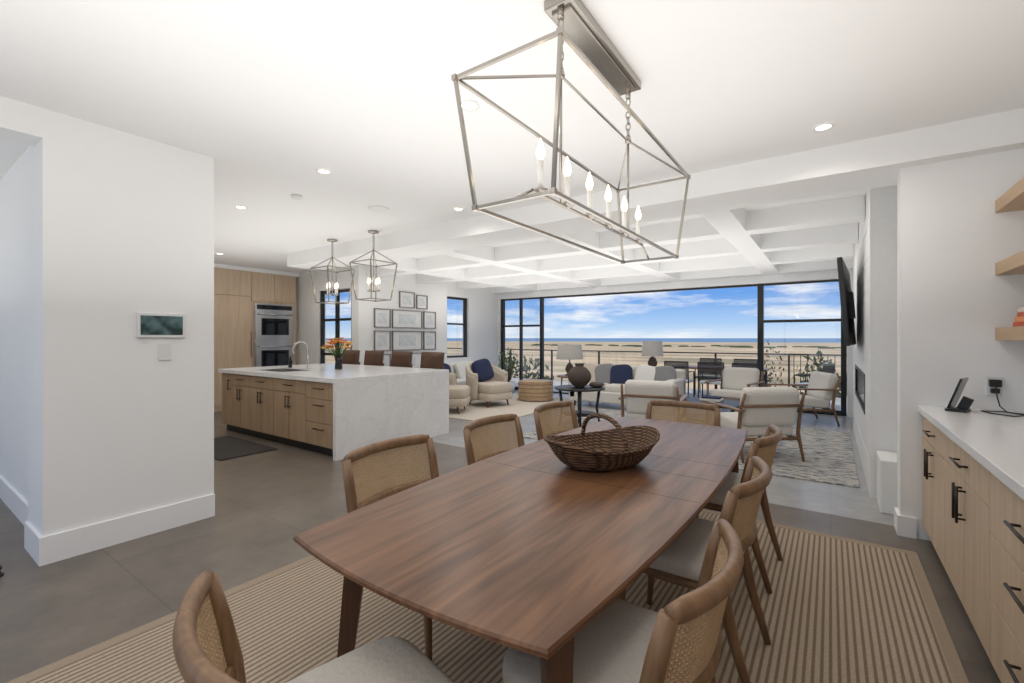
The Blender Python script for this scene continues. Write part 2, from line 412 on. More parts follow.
mb = MB(); F1 = .497; FT = H-.003
mb.b2(.28, F1, 5.0, 5.7, 0, FT, STONE).b2(.28, F1, 7.8, 8.6, 0, FT, STONE).b2(.28, F1, 5.7, 7.8, 0, .62, STONE).b2(.28, F1, 5.7, 7.8, 1.02, FT, STONE)
mb.b2(.46, .496, 5.7, 7.8, .62, 1.02, BLACK).b2(.275, .30, 5.7, 5.74, .66, .98, BLACK).b2(.275, .30, 7.76, 7.8, .66, .98, BLACK).b2(.275, .30, 5.7, 7.8, .98, 1.02, BLACK).b2(.275, .3, 5.7, 7.8, .62, .66, BLACK)
z = .3
while z < 2.7:
    if not (.5 < z < 1.05): mb.b2(.278, .285, 5.0, 8.6, z, z+.003, STONE)
    z += .3
mb.b2(.32, .497, 4.60, 4.98, 0, .42, STONE, .01)
mb.done('fireplace')
mb = MB(); mb.box((0, 0, 0), (.045, 1.62, .93), BLACK, bev=.008).box((-.024, 0, 0), (.004, 1.58, .89), BLACKG)
mb.box((.04, 0, 0), (.04, .3, .3), BLACK)
tv = mb.done('television', (.165, 6.65, 1.76)); tv.rotation_euler = (0, math.radians(-4), math.radians(-4))

# ------------------------------------------------------------------ rugs
MB().b2(-2.62, .40, -1.0, 3.80, 0, .012, RUG).b2(-2.68, -2.62, -1.06, 3.86, 0, .013, RUGBORD).b2(.40, .45, -1.06, 3.86, 0, .013, RUGBORD).b2(-2.62, .40, 3.80, 3.86, 0, .013, RUGBORD).b2(-2.62, .4, -1.06, -1.0, 0, .013, RUGBORD).done('sisal_rug')
wbox('area_rug', -3.6, .22, 5.25, 8.2, 0, .015, PATRUG, .004)
wbox('cream_area_rug', -6.38, -4.43, 5.8, 9.35, 0, .015, RUGCREAM, .004)
wbox('kitchen_mat', -6.9, -5.6, 2.3, 2.95, 0, .015, MAT_D, .006)

# ------------------------------------------------------------------ dining table
def table():
    cx, cy = -.935, 2.135; L = 1.345; W = .47
    def ring(ins, z):
        pts = []
        n = 14
        def hw(t): return W+.075*(1-t*t)-ins
        def hl(t): return L+.045*(1-t*t)-ins
        for i in range(n): t = -1+2*i/n; pts.append((hw(t), t*(L-ins), z))
        for i in range(n): t = 1-2*i/n; pts.append((t*(W-ins), hl(t), z))
        for i in range(n): t = 1-2*i/n; pts.append((-hw(t), t*(L-ins), z))
        for i in range(n): t = -1+2*i/n; pts.append((t*(W-ins), -hl(t), z))
        return pts
    mb = MB()
    mb.layers([ring(.07, .708), ring(.012, .728), ring(0, .734), ring(0, .744), ring(.005, .75)], WALNUT)
    for y in (-.30, .30, .02): mb.b2(-.53, .53, y-.0015, y+.0015, .7495, .7503, BLACK)
    for sx in (-1, 1): mb.b2(sx*.38-.011, sx*.38+.011, -1.12, 1.12, .63, .709, WALNUTL)
    for sy in (-1, 1): mb.b2(-.38, .38, sy*1.15-.011, sy*1.15+.011, .63, .709, WALNUTL)
    for sx in (-1, 1):
        for sy in (-1, 1):
            mb.tube([(sx*.385, sy*1.16, .71), (sx*.39, sy*1.17, .6), (sx*.43, sy*1.22, .014)], [.052, .046, .024], WALNUTL, n=4, up=(sx*1, sy*1, 0))
    return mb.done('dining_table', (cx, cy, 0))
table()

# ------------------------------------------------------------------ dining chair (faces +Y local)
def chair():
    mb = MB()
    def S(u, v):
        x = (2*u-1)*.275; return (x, -.275-.05*v+1.0*x*x, .56+v*.24)
    mb.sup((0, .0, .455), (.50, .47, .085), CREAM, .32, nu=32)
    mb.box((0, 0, .405), (.46, .43, .035), CHAIRW, bev=.008)
    for sx in (-1, 1):
        mb.tube([(sx*.205, .19, .43), (sx*.215, .205, .25), (sx*.225, .225, 0)], [.023, .020, .013], CHAIRW, n=10)
        mb.tube([(sx*.225, -.31, 0), (sx*.228, -.245, .22), (sx*.235, -.205, .40), (sx*.258, -.197, .51), (sx*.275, -.201, .58), (sx*.278, -.225, .70), (sx*.275, -.249, .80)],
                [.014, .020, .026, .026, .025, .023, .020], CHAIRW, n=10)
        mb.tube([(sx*.222, -.21, .40), (sx*.215, 0, .39), (sx*.208, .19, .40)], .018, CHAIRW)
    top = [S(i/16, 1.0) for i in range(17)]; bot = [S(i/16, 0.0) for i in range(17)]
    mb.tube(top, [.020]+[.027]*15+[.020], CHAIRW, n=10, flat=.7, up=(0, 0, 1))
    mb.tube(bot, .026, CHAIRW, n=10, flat=.65, up=(0, 0, 1))
    lattice(mb, lambda u, v: S(.03+.94*u, .08+.84*v), .53, .21, .0135, CANE, .0024)
    return mb
cb = chair(); CZ = .0135
c0 = cb.done('dining_chair', (-1.60, 1.57, CZ), math.radians(-88))
copy(c0, (-1.60, 2.42, CZ), math.radians(-90)); copy(c0, (-1.60, 3.24, CZ), math.radians(-92))
copy(c0, (-.52, 1.22, CZ), math.radians(90)); copy(c0, (-.54, 2.10, CZ), math.radians(90)); copy(c0, (-.57, 3.03, CZ), math.radians(88))
copy(c0, (-.885, .655, CZ), math.radians(-12)); copy(c0, (-1.02, 3.70, CZ), math.radians(180))

# ------------------------------------------------------------------ basket
def basket():
    mb = MB()
    L, W = .31, .20
    def rim(t): return 0.10+.045*abs(math.cos(t))**2.2
    nseg = 48
    def P(t, k, off=0.0):
        s = .50+.50*(k**.6)
        return Vector(((L*s-off)*math.cos(t), (W*s-off)*math.sin(t), .005+rim(t)*k**1.25))
    for off in (0, .009):
        vs = []; fs = []; K = 9
        for k in range(K):
            for j in range(nseg): vs.append(P(2*math.pi*j/nseg, k/(K-1), off)+Vector((0, 0, off*.5)))
        for k in range(K-1):
            for j in range(nseg): fs.append((k*nseg+j, k*nseg+(j+1) % nseg, (k+1)*nseg+(j+1) % nseg, (k+1)*nseg+j))
        fs.append(tuple(range(nseg)))
        mb.add(vs, fs, WICK, True)
    for k in range(1, 15):
        mb.tube([P(2*math.pi*j/nseg, k/14.5)+Vector((0, 0, .0015*math.sin(j*math.pi/2+k))) for j in range(nseg)], .0042, WICK, n=6, closed=True)
    for w in range(3):
        mb.tube([P(2*math.pi*j/96, 1.0)+Vector((.004*math.cos(j*.9+w*2.1), .004*math.sin(j*.9+w*2.1), .005*math.cos(j*.9+w*2.1))) for j in range(96)], .0065, WICK, n=6, closed=True)
    for w in range(3):
        pts = []
        for i in range(41):
            a = math.pi*i/40
            pts.append((.02*math.cos(a)+.005*math.cos(i*.8+w*2.1), .195*math.cos(a), .09+.15*math.sin(a)**.7+.005*math.sin(i*.8+w*2.1)))
        mb.tube(pts, .0085, WICK, n=6)
    return mb.done('wicker_basket', (-.93, 2.12, .7505), math.radians(62))
basket()

# ------------------------------------------------------------------ chandelier
def chandelier():
    X, Y = -.91, 2.03
    mb = MB(); r = .0085
    def rd(a, b, rr=r, m=NICKEL): mb.tube([a, b], rr, m, n=4, smooth=False)
    z1, z2, za = 2.335, 1.86, 2.46
    T = [(sx*.22, sy*.78, z1) for sx, sy in ((-1, -1), (1, -1), (1, 1), (-1, 1))]
    B = [(sx*.165, sy*.73, z2) for sx, sy in ((-1, -1), (1, -1), (1, 1), (-1, 1))]
    for i in range(4):
        rd(T[i], T[(i+1) % 4]); rd(B[i], B[(i+1) % 4]); rd(T[i], B[i])
        ap = (0, (-.38 if i < 2 else .38), za)
        rd(T[i], ap, .006)
    for i in range(4):
        for q in (T[i], B[i]): mb.box(q, (.02, .02, .02), NICKEL)
    rd((0, -.38, za), (0, .38, za), .006)
    mb.box((0, 0, H-.023), (.13, .82, .044), NICKEL, bev=.006).box((0, 0, H-.051), (.09, .76, .014), NICKEL, bev=.004)
    for sy in (-1, 1):
        y = sy*.38
        mb.rod((0, y, H-.085), (0, y, H-.04), .014, NICKEL)
        z = H-.09; k = 0
        while z > za+.01:
            pts = []
            for j in range(12):
                a = 2*math.pi*j/12
                p = (.012*math.cos(a), 0) if k % 2 == 0 else (0, .012*math.cos(a))
                pts.append((p[0], y+p[1], z-.02+.022*math.sin(a)))
            mb.tube(pts, .0035, NICKEL, n=6, closed=True); z -= .033; k += 1
        mb.rod((0, y, za+.01), (0, y, 1.93), .006, NICKEL)
        mb.sup((0, y, za), (.035, .035, .035), NICKEL, 1)
    mb.rod((0, -.60, 1.93), (0, .60, 1.93), .008, NICKEL)
    mb.rod((0, -.73, 1.86), (0, -.60, 1.93), .006, NICKEL); mb.rod((0, .73, 1.86), (0, .60, 1.93), .006, NICKEL)
    for i in range(6):
        y = -.54+.216*i
        mb.lathe((0, y, 1.925), [(.008, 0), (.028, .012), (.030, .022), (.012, .026)], NICKEL, 16)
        mb.lathe((0, y, 1.945), [(.0115, 0), (.0115, .115)], CANDLE, 14)
        mb.lathe((0, y, 2.06), [(.008, 0), (.016, .018), (.017, .032), (.010, .058), (.002, .085)], BULB, 14)
    mb.done('linear_lantern_chandelier', (X, Y, 0))
chandelier()

def pendant():
    mb = MB(); r = .009
    def rd(a, b, rr=r): mb.tube([a, b], rr, NICKEL, n=4, smooth=False)
    zt, zb, za = 2.36, 1.88, 2.53
    S = ((-1, -1), (1, -1), (1, 1), (-1, 1))
    T = [(a*.21, b*.21, zt) for a, b in S]; B = [(a*.155, b*.155, zb) for a, b in S]
    for i in range(4):
        rd(T[i], T[(i+1) % 4]); rd(B[i], B[(i+1) % 4]); rd(T[i], B[i]); rd(T[i], (0, 0, za))
    mb.lathe((0, 0, H-.002), [(.07, 0), (.07, -.02), (.02, -.035)], NICKEL, 20)
    z = H-.035; k = 0
    while z > za+.02:
        pts = []
        for j in range(10):
            a = 2*math.pi*j/10
            p = (.013*math.cos(a), 0) if k % 2 == 0 else (0, .013*math.cos(a))
            pts.append((p[0], p[1], z-.02+.022*math.sin(a)))
        mb.tube(pts, .004, NICKEL, n=6, closed=True); z -= .033; k += 1
    mb.rod((0, 0, za+.02), (0, 0, 1.98), .007, NICKEL)
    for a in range(4):
        t = a*math.pi/2+.4; c, s = math.cos(t)*.075, math.sin(t)*.075
        mb.rod((0, 0, 1.99), (c, s, 1.99), .006, NICKEL); mb.lathe((c, s, 1.985), [(.008, 0), (.024, .012), (.01, .022)], NICKEL, 12)
        mb.lathe((c, s, 2.0), [(.011, 0), (.011, .09)], CANDLE, 12)
        mb.lathe((c, s, 2.09), [(.008, 0), (.016, .018), (.017, .032), (.010, .058), (.002, .08)], BULB, 12)
    return mb
pb = pendant(); p0 = pb.done('lantern_pendant', (-4.90, 3.84, 0)); copy(p0, (-5.81, 3.84, 0))

# ------------------------------------------------------------------ recessed lights
def downlight(x, y, z=H-.002, e=22):
    mb = MB()
    mb.lathe((0, 0, 0), [(.062, 0), (.062, -.006), (.045, -.006), (.043, -.001)], TRIM, 24, cap=False)
    mb.lathe((0, 0, -.003), [(.044, 0), (.044, .001)], LED, 24)
    mb.done('recessed_light', (x, y, z))
    l = bpy.data.lights.new('recessed_spot', 'SPOT'); l.energy = e; l.color = (1, .95, .88); l.spot_size = math.radians(165); l.spot_blend = 1; l.shadow_soft_size = .10
    o = bpy.data.objects.new('recessed_spot', l); COL.objects.link(o); o.location = (x, y, z-.02)
for p in ((-.04, 3.65), (-1.78, 2.09), (-3.48, 2.22), (-5.16, 2.32), (-6.9, 2.32), (-8.3, 3.4), (-.04, .4), (-1.78, -.5), (-3.2, -.6), (-5.8, -.8), (-8.3, 4.8), (-3.3, 3.7), (0, -1.6)):
    downlight(*p)
for x in (-6.75, -5.25, -3.5, -1.8, -.2):
    for y in (5.15, 7.7): downlight(x, y, H-.002, 19)
# added up-facing area fills without fixtures, to brighten the ceiling
def ceiling_fill(x, y, z, sx, sy, e):
    l = bpy.data.lights.new('added_ceiling_fill', 'AREA'); l.shape = 'RECTANGLE'; l.size = sx; l.size_y = sy; l.energy = e; l.color = (1, .98, .955)
    o = bpy.data.objects.new('added_ceiling_fill', l); COL.objects.link(o); o.location = (x, y, z); o.rotation_euler = (math.pi, 0, 0)
ceiling_fill(-1.3, 1.0, 1.55, 3.4, 4.8, 66)
ceiling_fill(-6.2, 3.2, 1.55, 4.4, 2.4, 26)
ceiling_fill(-6.6, -1.0, 1.55, 4.0, 2.0, 20)
ceiling_fill(-3.4, 7.1, 1.5, 6.4, 4.2, 86)
MB().lathe((0, 0, 0), [(.11, 0), (.11, -.006), (.10, -.009), (.0, -.009)], TRIM, 28).done('ceiling_speaker', (-4.0, 3.2, H-.002))
MB().lathe((0, 0, 0), [(.05, 0), (.05, -.02), (.035, -.03)], PLASTIC, 20).done('smoke_detector', (-4.3, 2.45, H-.002))

# ------------------------------------------------------------------ right sideboard cabinets
def handle_v(mb, x, y, z, L, m=BRONZE):
    mb.rod((x-.03, y, z-L/2), (x-.03, y, z+L/2), .006, m, n=8)
    for s in (-1, 1): mb.rod((x-.03, y, z+s*(L/2-.02)), (x, y, z+s*(L/2-.02)), .005, m, n=8)
def handle_y(mb, x, y, z, L, m=BRONZE):
    mb.rod((x-.03, y-L/2, z), (x-.03, y+L/2, z), .006, m, n=8)
    for s in (-1, 1): mb.rod((x-.03, y+s*(L/2-.02), z), (x, y+s*(L/2-.02), z), .005, m, n=8)
mb = MB()
mb.b2(.56, 1.148, -2.0, 4.165, 0, .10, BLACK).b2(.535, 1.148, -2.0, 4.165, .10, .875, OAK)
mb.b2(.49, 1.148, -2.0, 4.168, .875, .918, QPLAIN, .003)
secs = [(4.15, 3.40, 'd1'), (3.40, 2.55, 'd2'), (2.55, 1.65, 'dr'), (1.65, .75, 'dr'), (.75, -.2, 'd2'), (-.2, -1.1, 'dr'), (-1.1, -1.98, 'd2')]
g = .003
def front(y0, y1, z0, z1): mb.b2(.513, .533, y0+g, y1-g, z0+g, z1-g, OAK, .001)
for (ya, yb, k) in secs:
    y0, y1 = yb, ya; yc = (y0+y1)/2
    if k == 'dr':
        zs = [.11, .36, .62, .865]
        for i in range(3): front(y0, y1, zs[i], zs[i+1]); handle_y(mb, .513, yc, zs[i+1]-.07 if i < 2 else .76, .22)
    else:
        front(y0, y1, .71, .865); handle_y(mb, .513, yc, .79, .2)
        front(y0, yc, .11, .71); front(yc, y1, .11, .71)
        handle_v(mb, .513, yc-.035, .60, .17); handle_v(mb, .513, yc+.035, .60, .17)
mb.done('sideboard_cabinet')
for z in (2.18, 1.78, 1.365):
    wbox('floating_shelf', .864, 1.149, -.8, 4.168, z, z+.08, OAKH, .003)
mb = MB()
mb.box((0, .0, .015), (.20, .26, .03), BOOKR, bev=.002).box((.0, 0, .045), (.19, .25, .03), BOOKO, bev=.002).box((0, 0, .073), (.17, .24, .026), BOOKR, bev=.002).box((0, 0, .1), (.17, .22, .026), plain('book_cream', (.8, .7, .6), .6), bev=.002)
mb.done('book_stack', (1.0, 3.85, 1.445))
mb = MB(); mb.lathe((0, 0, 0), [(.04, 0), (.06, .03), (.055, .08), (.03, .11), (.035, .125)], QPLAIN, 20)
for i in range(16):
    a = random.random()*6.28; r = .03+.05*random.random(); h = .18+.12*random.random()
    mb.tube([(0, 0, .11), (r*.5*math.cos(a), r*.5*math.sin(a), .16), (r*math.cos(a), r*math.sin(a), h)], [.003, .002, .001], GREEN, n=5)
    mb.sup((r*math.cos(a), r*math.sin(a), h), (.03, .02, .012), GREEN, 1, (a, .4, a), 8, 6)
mb.done('potted_succulent', (1.02, 3.55, 1.445))
mb = MB(); mb.box((0, 0, .008), (.10, .13, .016), BLACK, bev=.004).box((.0, 0, .115), (.012, .17, .20), BLACKG, rot=(0, math.radians(18), 0), bev=.004).box((.035, 0, .05), (.05, .03, .08), BLACK, rot=(0, .4, 0))
mb.done('tablet_stand', (.66, 3.98, .918), math.radians(-20))
mb = MB(); mb.box((0, .0, 0), (.075, .008, .12), PLASTIC, bev=.003).box((0, -.022, .02), (.055, .04, .045), BLACK, bev=.005).box((0, -.018, -.03), (.04, .03, .03), BLACK, bev=.005)
mb.tube([(0, -.035, 0), (.0, -.06, -.06), (.01, -.07, -.12), (.03, -.12, -.148), (.09, -.22, -.150), (.02, -.30, -.150), (-.06, -.22, -.150), (-.08, -.12, -.150), (.02, -.10, -.150), (.14, -.2, -.15), (.2, -.34, -.15)], .0035, BLACK, n=6)
mb.done('wall_outlet_charger', (.86, 4.165, 1.072))

mb = MB(); mb.box((0, 0, 0), (.018, .285, .175), PLASTIC, bev=.004).box((.0095, 0, .0), (.003, .25, .135), SCREEN); mb.done('wall_touch_panel', (-3.92, 1.23, 1.47))
mb = MB(); mb.box((0, 0, 0), (.008, .075, .118), PLASTIC, bev=.002).box((.005, 0, 0), (.006, .035, .068), PLASTIC, bev=.002); mb.done('light_switch', (-3.925, 1.25, 1.28))
mb = MB(); mb.lathe((0, 0, 0), [(.025, 0), (.025, .01), (.012, .02), (.012, .035), (.018, .04), (.018, .055)], BLACK, 16); mb.done('door_stop', (-3.95, .45, 0))

# ------------------------------------------------------------------ kitchen island
mb = MB()
x0, x1, y0, y1 = -7.5, -4.55, 3.05, 4.90
mb.b2(x0, x1, y0, y1, .865, .92, QUARTZ, .003).b2(x1-.055, x1, y0, y1, 0, .865, QUARTZ)
mb.b2(x0+.05, x1-.06, y0+.1, y1-.35, 0, .10, BLACK).b2(x0+.03, x1-.058, y0+.055, y1-.33, .10, .862, OAKD)
def hx(x, z, L): 
    mb.rod((x-L/2, y0, z), (x+L/2, y0, z), .006, BRONZE, n=8)
    for s in (-1, 1): mb.rod((x+s*(L/2-.02), y0, z), (x+s*(L/2-.02), y0+.04, z), .005, BRONZE, n=8)
def hz(x, z, L):
    mb.rod((x, y0, z-L/2), (x, y0, z+L/2), .006, BRONZE, n=8)
    for s in (-1, 1): mb.rod((x, y0, z+s*(L/2-.02)), (x, y0+.04, z+s*(L/2-.02)), .005, BRONZE, n=8)
def fx(a, b, z0, z1): mb.b2(a+.003, b-.003, y0+.032, y0+.054, z0+.003, z1-.003, OAKD, .001)
cols = [(-7.45, -7.13, 'door'), (-7.13, -6.6, 'dd'), (-6.6, -5.96, 'sink'), (-5.96, -5.21, 'dd2'), (-5.21, -4.615, 'dr')]
for a, b, k in cols:
    c = (a+b)/2
    if k == 'dr':
        for (p, q) in ((.11, .38), (.38, .66), (.66, .855)): fx(a, b, p, q); hx(c, q-.07, .2)
    elif k == 'door': fx(a, b, .11, .855); hz(b-.05, .7, .16)
    else:
        fx(a, b, .70, .855); hx(c, .79, .2); fx(a, c, .11, .70); fx(c, b, .11, .70); hz(c-.035, .58, .16); hz(c+.035, .58, .16)
mb.b2(-6.75, -6.05, 3.25, 3.68, .9195, .9215, STEEL).b2(-6.72, -6.08, 3.28, 3.65, .921, .923, BLACK)
mb.done('kitchen_island')
mb = MB(); mb.lathe((0, 0, 0), [(.028, 0), (.028, .02), (.016, .03)], CHROME, 16)
pts = [(0, 0, .02), (0, 0, .28)]+[(0, -.10+.10*math.cos(a), .28+.12*math.sin(a)) for a in [math.pi*i/10 for i in range(11)]]+[(0, -.20, .22)]
mb.tube(pts, .013, CHROME, n=10); mb.rod((.0, 0, .08), (.08, 0, .11), .007, CHROME); mb.done('kitchen_faucet', (-6.4, 3.82, .92), math.radians(-30))
mb = MB(); mb.lathe((0, 0, 0), [(.05, 0), (.055, .02), (.045, .12), (.06, .2), (.055, .2), (.04, .12)], DARKGLASS, 20)
for i in range(46):
    a = random.random()*6.28; ph = random.random()**.6*1.25; R = .17+.05*random.random()
    p = (R*math.sin(ph)*math.cos(a), R*math.sin(ph)*math.sin(a), .24+R*1.1*math.cos(ph))
    mb.tube([(0, 0, .15), (p[0]*.6, p[1]*.6, (p[2]+.15)*.52), p], .003, GREEN, n=4)
    mt = random.choice([ORANGE, REDP, YELLOW, GREEN, ORANGE])
    if mt is GREEN: mb.sup(p, (.09, .03, .01), GREEN, 1, (random.random(), random.random()*2, a), 8, 6)
    else:
        for q in range(6):
            b = q*math.pi/3; mb.sup((p[0]+.022*math.cos(b), p[1]+.022*math.sin(b), p[2]), (.045, .03, .014), mt, 1, (0, -.4, b), 8, 6)
        mb.sup(p, (.03, .03, .02), YELLOW, 1, nu=8, nv=6)
mb.done('flower_vase', (-5.9, 4.0, .92))
mb = MB(); mb.lathe((0, 0, 0), [(.03, 0), (.03, .12), (.012, .15), (.012, .18)], DARKGLASS, 14); mb.done('soap_bottle', (-6.85, 3.8, .92))

mb = MB()
mb.sup((0, 0, .66), (.44, .42, .09), STOOL, .4)
mb.slab(lambda u, v: ((2*u-1)*.23, .21+.05*v-.25*((2*u-1)*.23)**2*4, .74+.42*v), 12, 5, .04, STOOL)
for sx in (-1, 1):
    mb.rod((sx*.17, .18, .64), (sx*.2, .24, 0), .018, WALNUTL, .012); mb.rod((sx*.17, -.17, .64), (sx*.2, -.21, 0), .018, WALNUTL, .012)
    mb.rod((sx*.185, .2, .62), (sx*.2, .24, .95), .016, WALNUTL)
    mb.rod((sx*.19, -.19, .25), (sx*.19, .22, .25), .01, WALNUTL)
for yy in (-.195, .215): mb.rod((-.19, yy, .22), (.19, yy, .22), .01, WALNUTL)
s0 = mb.done('counter_stool', (-5.05, 4.86, 0)); 
for x in (-5.75, -6.45, -7.1): copy(s0, (x, 4.86, 0))

mb = MB()
mb.b2(-9.597, -9.42, 1.7, 5.36, 0, 2.70, OAK).b2(-9.597, -9.42, 1.7, 5.44, 2.70, H-.003, TRIM)
def kf(a, b, z0, z1): mb.b2(-9.42, -9.40, a+.004, b-.004, z0+.004, z1-.004, OAK, .001)
for a, b in ((1.7, 2.3), (2.3, 2.95), (2.95, 3.65)):
    kf(a, b, .1, 2.1); kf(a, b, 2.1, 2.69)
kf(3.65, 4.42, .1, 2.2); kf(3.65, 4.42, 2.2, 2.69)
kf(4.42, 4.88, 2.12, 2.69); kf(4.88, 5.34, 2.12, 2.69); kf(4.42, 5.34, .1, .6)
mb.rod((-9.36, 4.40, 1.0), (-9.36, 4.40, 1.5), .007, BRONZE)
mb.done('tall_kitchen_cabinet')
mb = MB()
mb.b2(-9.398, -9.385, 4.48, 5.28, .62, 2.08, STEEL, .004)
mb.b2(-9.386, -9.38, 4.52, 5.24, 1.96, 2.05, BLACKG)
for z0, z1 in ((1.34, 1.93), (.68, 1.28)):
    mb.b2(-9.386, -9.36, 4.50, 5.26, z0, z1, STEEL, .004).b2(-9.361, -9.355, 4.60, 5.16, z0+.1, z1-.15, DARKGLASS)
    mb.rod((-9.31, 4.54, z1-.07), (-9.31, 5.22, z1-.07), .014, CHROME)
    for y in (4.58, 5.18): mb.rod((-9.31, y, z1-.07), (-9.36, y, z1-.07), .01, CHROME)
mb.done('double_wall_oven')

def frame(y0, y1, z0, z1, fm=None):
    mb = MB(); w, h = y1-y0, z1-z0; fm = fm or FRAMEG
    mb.box((0, 0, 0), (.012, w, h), PLASTIC)
    for s in (-1, 1):
        mb.box((.012, s*(w/2-.008), 0), (.03, .016, h), fm); mb.box((.012, 0, s*(h/2-.008)), (.03, w, .016), fm)
    mb.box((.008, 0, 0), (.003, w*.55, h*.55), PRINT)
    mb.done('picture_frame', (-7.392, (y0+y1)/2, (z0+z1)/2))
for q in ((5.80, 6.20, 1.59, 1.97), (6.25, 7.08, 1.59, 1.97), (7.13, 7.50, 1.59, 1.97), (5.80, 6.20, 1.12, 1.53), (6.25, 7.08, 1.12, 1.53), (7.13, 7.50, 1.12, 1.53), (6.44, 6.86, 2.02, 2.36), (6.92, 7.24, 2.02, 2.32), (5.8, 6.2, .70, 1.06), (6.25, 7.08, .70, 1.06)):
    frame(*q)

# ------------------------------------------------------------------ living furniture
def sofa(w, d, cush, fab, pil, back_h=.80):
    mb = MB()
    mb.box((0, 0, .22), (w, d, .22), fab, bev=.03, seg=3)
    mb.box((0, -d/2+.11, .45), (w, .20, back_h-.15), fab, bev=.05, seg=3)
    for s in (-1, 1): mb.box((s*(w/2-.09), .02, .38), (.18, d-.04, .46), fab, bev=.04, seg=3)
    cw = (w-.36)/cush
    for i in range(cush):
        x = -w/2+.18+cw*(i+.5)
        mb.box((x, .07, .39), (cw-.01, d-.24, .16), fab, bev=.05, seg=3)
        mb.box((x, -d/2+.27, .62), (cw-.02, .17, .40), fab, rot=(math.radians(10), 0, 0), bev=.06, seg=3)
    for x, m, r in pil: mb.sup((x, -d/2+.46, .63), (.46, .15, .44), m, .55, (math.radians(18), r, r*.8))
    for sx in (-1, 1):
        for sy in (-1, 1): mb.rod((sx*(w/2-.1), sy*(d/2-.1), 0), (sx*(w/2-.1), sy*(d/2-.1), .12), .02, WALNUTL)
    return mb
Z0 = .0155
sofa(2.1, .92, 3, WHITEF, ((-.75, GREYF, .1), (-.42, PALEF, -.15), (.1, NAVY, .1), (.45, GREYF, .2), (.75, BEIGEF, -.1))).done('sofa', (-3.35, 8.75, 0), math.pi)
sofa(2.1, .90, 3, PALEF, ((-.7, BEIGEF, .1), (0, PALEF, .1), (.7, NAVY, -.2))).done('sofa', (-6.9, 7.9, 0), -math.pi/2)

def armchair():
    mb = MB()
    def S(u, v):
        a = math.pi*(-.08+1.16*u)
        return (.40*math.cos(a)*(1+.05*v), -.02-.38*math.sin(a)*(1+.08*v), .14+v*(.48+.20*max(0, math.sin(a))))
    mb.slab(S, 24, 6, .10, BEIGEF)
    top = [S(i/24, 1) for i in range(25)]; mb.tube(top, .05, BEIGEF, n=10)
    mb.sup((0, .06, .36), (.66, .68, .22), BEIGEF, .35); mb.sup((0, .05, .2), (.70, .70, .16), BEIGEF, .3)
    mb.sup((.02, -.17, .70), (.5, .18, .46), NAVY, .55, (math.radians(20), .15, .1))
    for s in (-1, 1):
        for t in (-1, 1): mb.rod((s*.26, t*.24, .16), (s*.28, t*.28, 0), .02, WALNUTL, .013)
    return mb
ac = armchair().done('curved_armchair', (-5.72, 7.35, Z0), math.radians(-100))
copy(ac, (-5.85, 6.25, Z0), math.radians(-60))

def lounge():
    mb = MB()
    for s in (-1, 1):
        mb.tube([(s*.35, .36, 0), (s*.35, .34, .30), (s*.35, .33, .56)], [.014, .022, .02], CHAIRW)
        mb.tube([(s*.35, -.42, 0), (s*.35, -.33, .30), (s*.35, -.37, .58), (s*.34, -.44, .76)], [.014, .022, .02, .015], CHAIRW)
        mb.box((s*.36, -.02, .57), (.065, .80, .026), CHAIRW, bev=.01)
        mb.tube([(s*.35, .35, .27), (s*.35, -.34, .23)], .02, CHAIRW)
    mb.tube([(-.35, .35, .28), (.35, .35, .28)], .02, CHAIRW); mb.tube([(-.35, -.34, .24), (.35, -.34, .24)], .02, CHAIRW)
    mb.tube([(-.34, -.42, .62), (.34, -.42, .62)], .018, CHAIRW)
    mb.box((0, .0, .35), (.62, .66, .14), WHITEF, rot=(math.radians(4), 0, 0), bev=.04, seg=3)
    mb.box((0, -.33, .60), (.63, .16, .44), WHITEF, rot=(math.radians(12), 0, 0), bev=.06, seg=3)
    return mb
l0 = lounge().done('lounge_chair', (-1.95, 6.15, Z0), math.radians(8))
copy(l0, (-.78, 6.05, Z0), math.radians(40)); copy(l0, (-.42, 8.9, 0), math.radians(115)); copy(l0, (-1.45, 9.2, 0), math.radians(170))

mb = MB(); mb.lathe((0, 0, .58), [(.36, 0), (.38, .012), (.38, .028), (.36, .035)], BLACK, 36)
for i in range(4):
    a = i*math.pi/2+.5; mb.tube([(.30*math.cos(a), .30*math.sin(a), .58), (.26*math.cos(a), .26*math.sin(a), .3), (.31*math.cos(a), .31*math.sin(a), 0)], [.022, .02, .014], BLACK)
mb.lathe((0, 0, .2), [(.25, 0), (.25, .02)], BLACK, 30); mb.done('round_side_table', (-3.15, 6.3, Z0))
mb = MB(); pr = []
for i in range(33):
    t = i/32; r = .06+.12*math.sin(math.pi*min(1, t*1.12))**.8 if t < .85 else .055+.02*(t-.85)/.15
    pr.append((max(.05, r)+.004*math.cos(i*math.pi), t*.36))
mb.lathe((0, 0, 0), pr, CLAY, 28); mb.done('ribbed_clay_vase', (-3.15, 6.3, Z0+.616))
mb = MB(); mb.sup((0, 0, .04), (.22, .22, .08), CLAY, .8); mb.done('decorative_bowl', (-2.92, 6.42, Z0+.616))

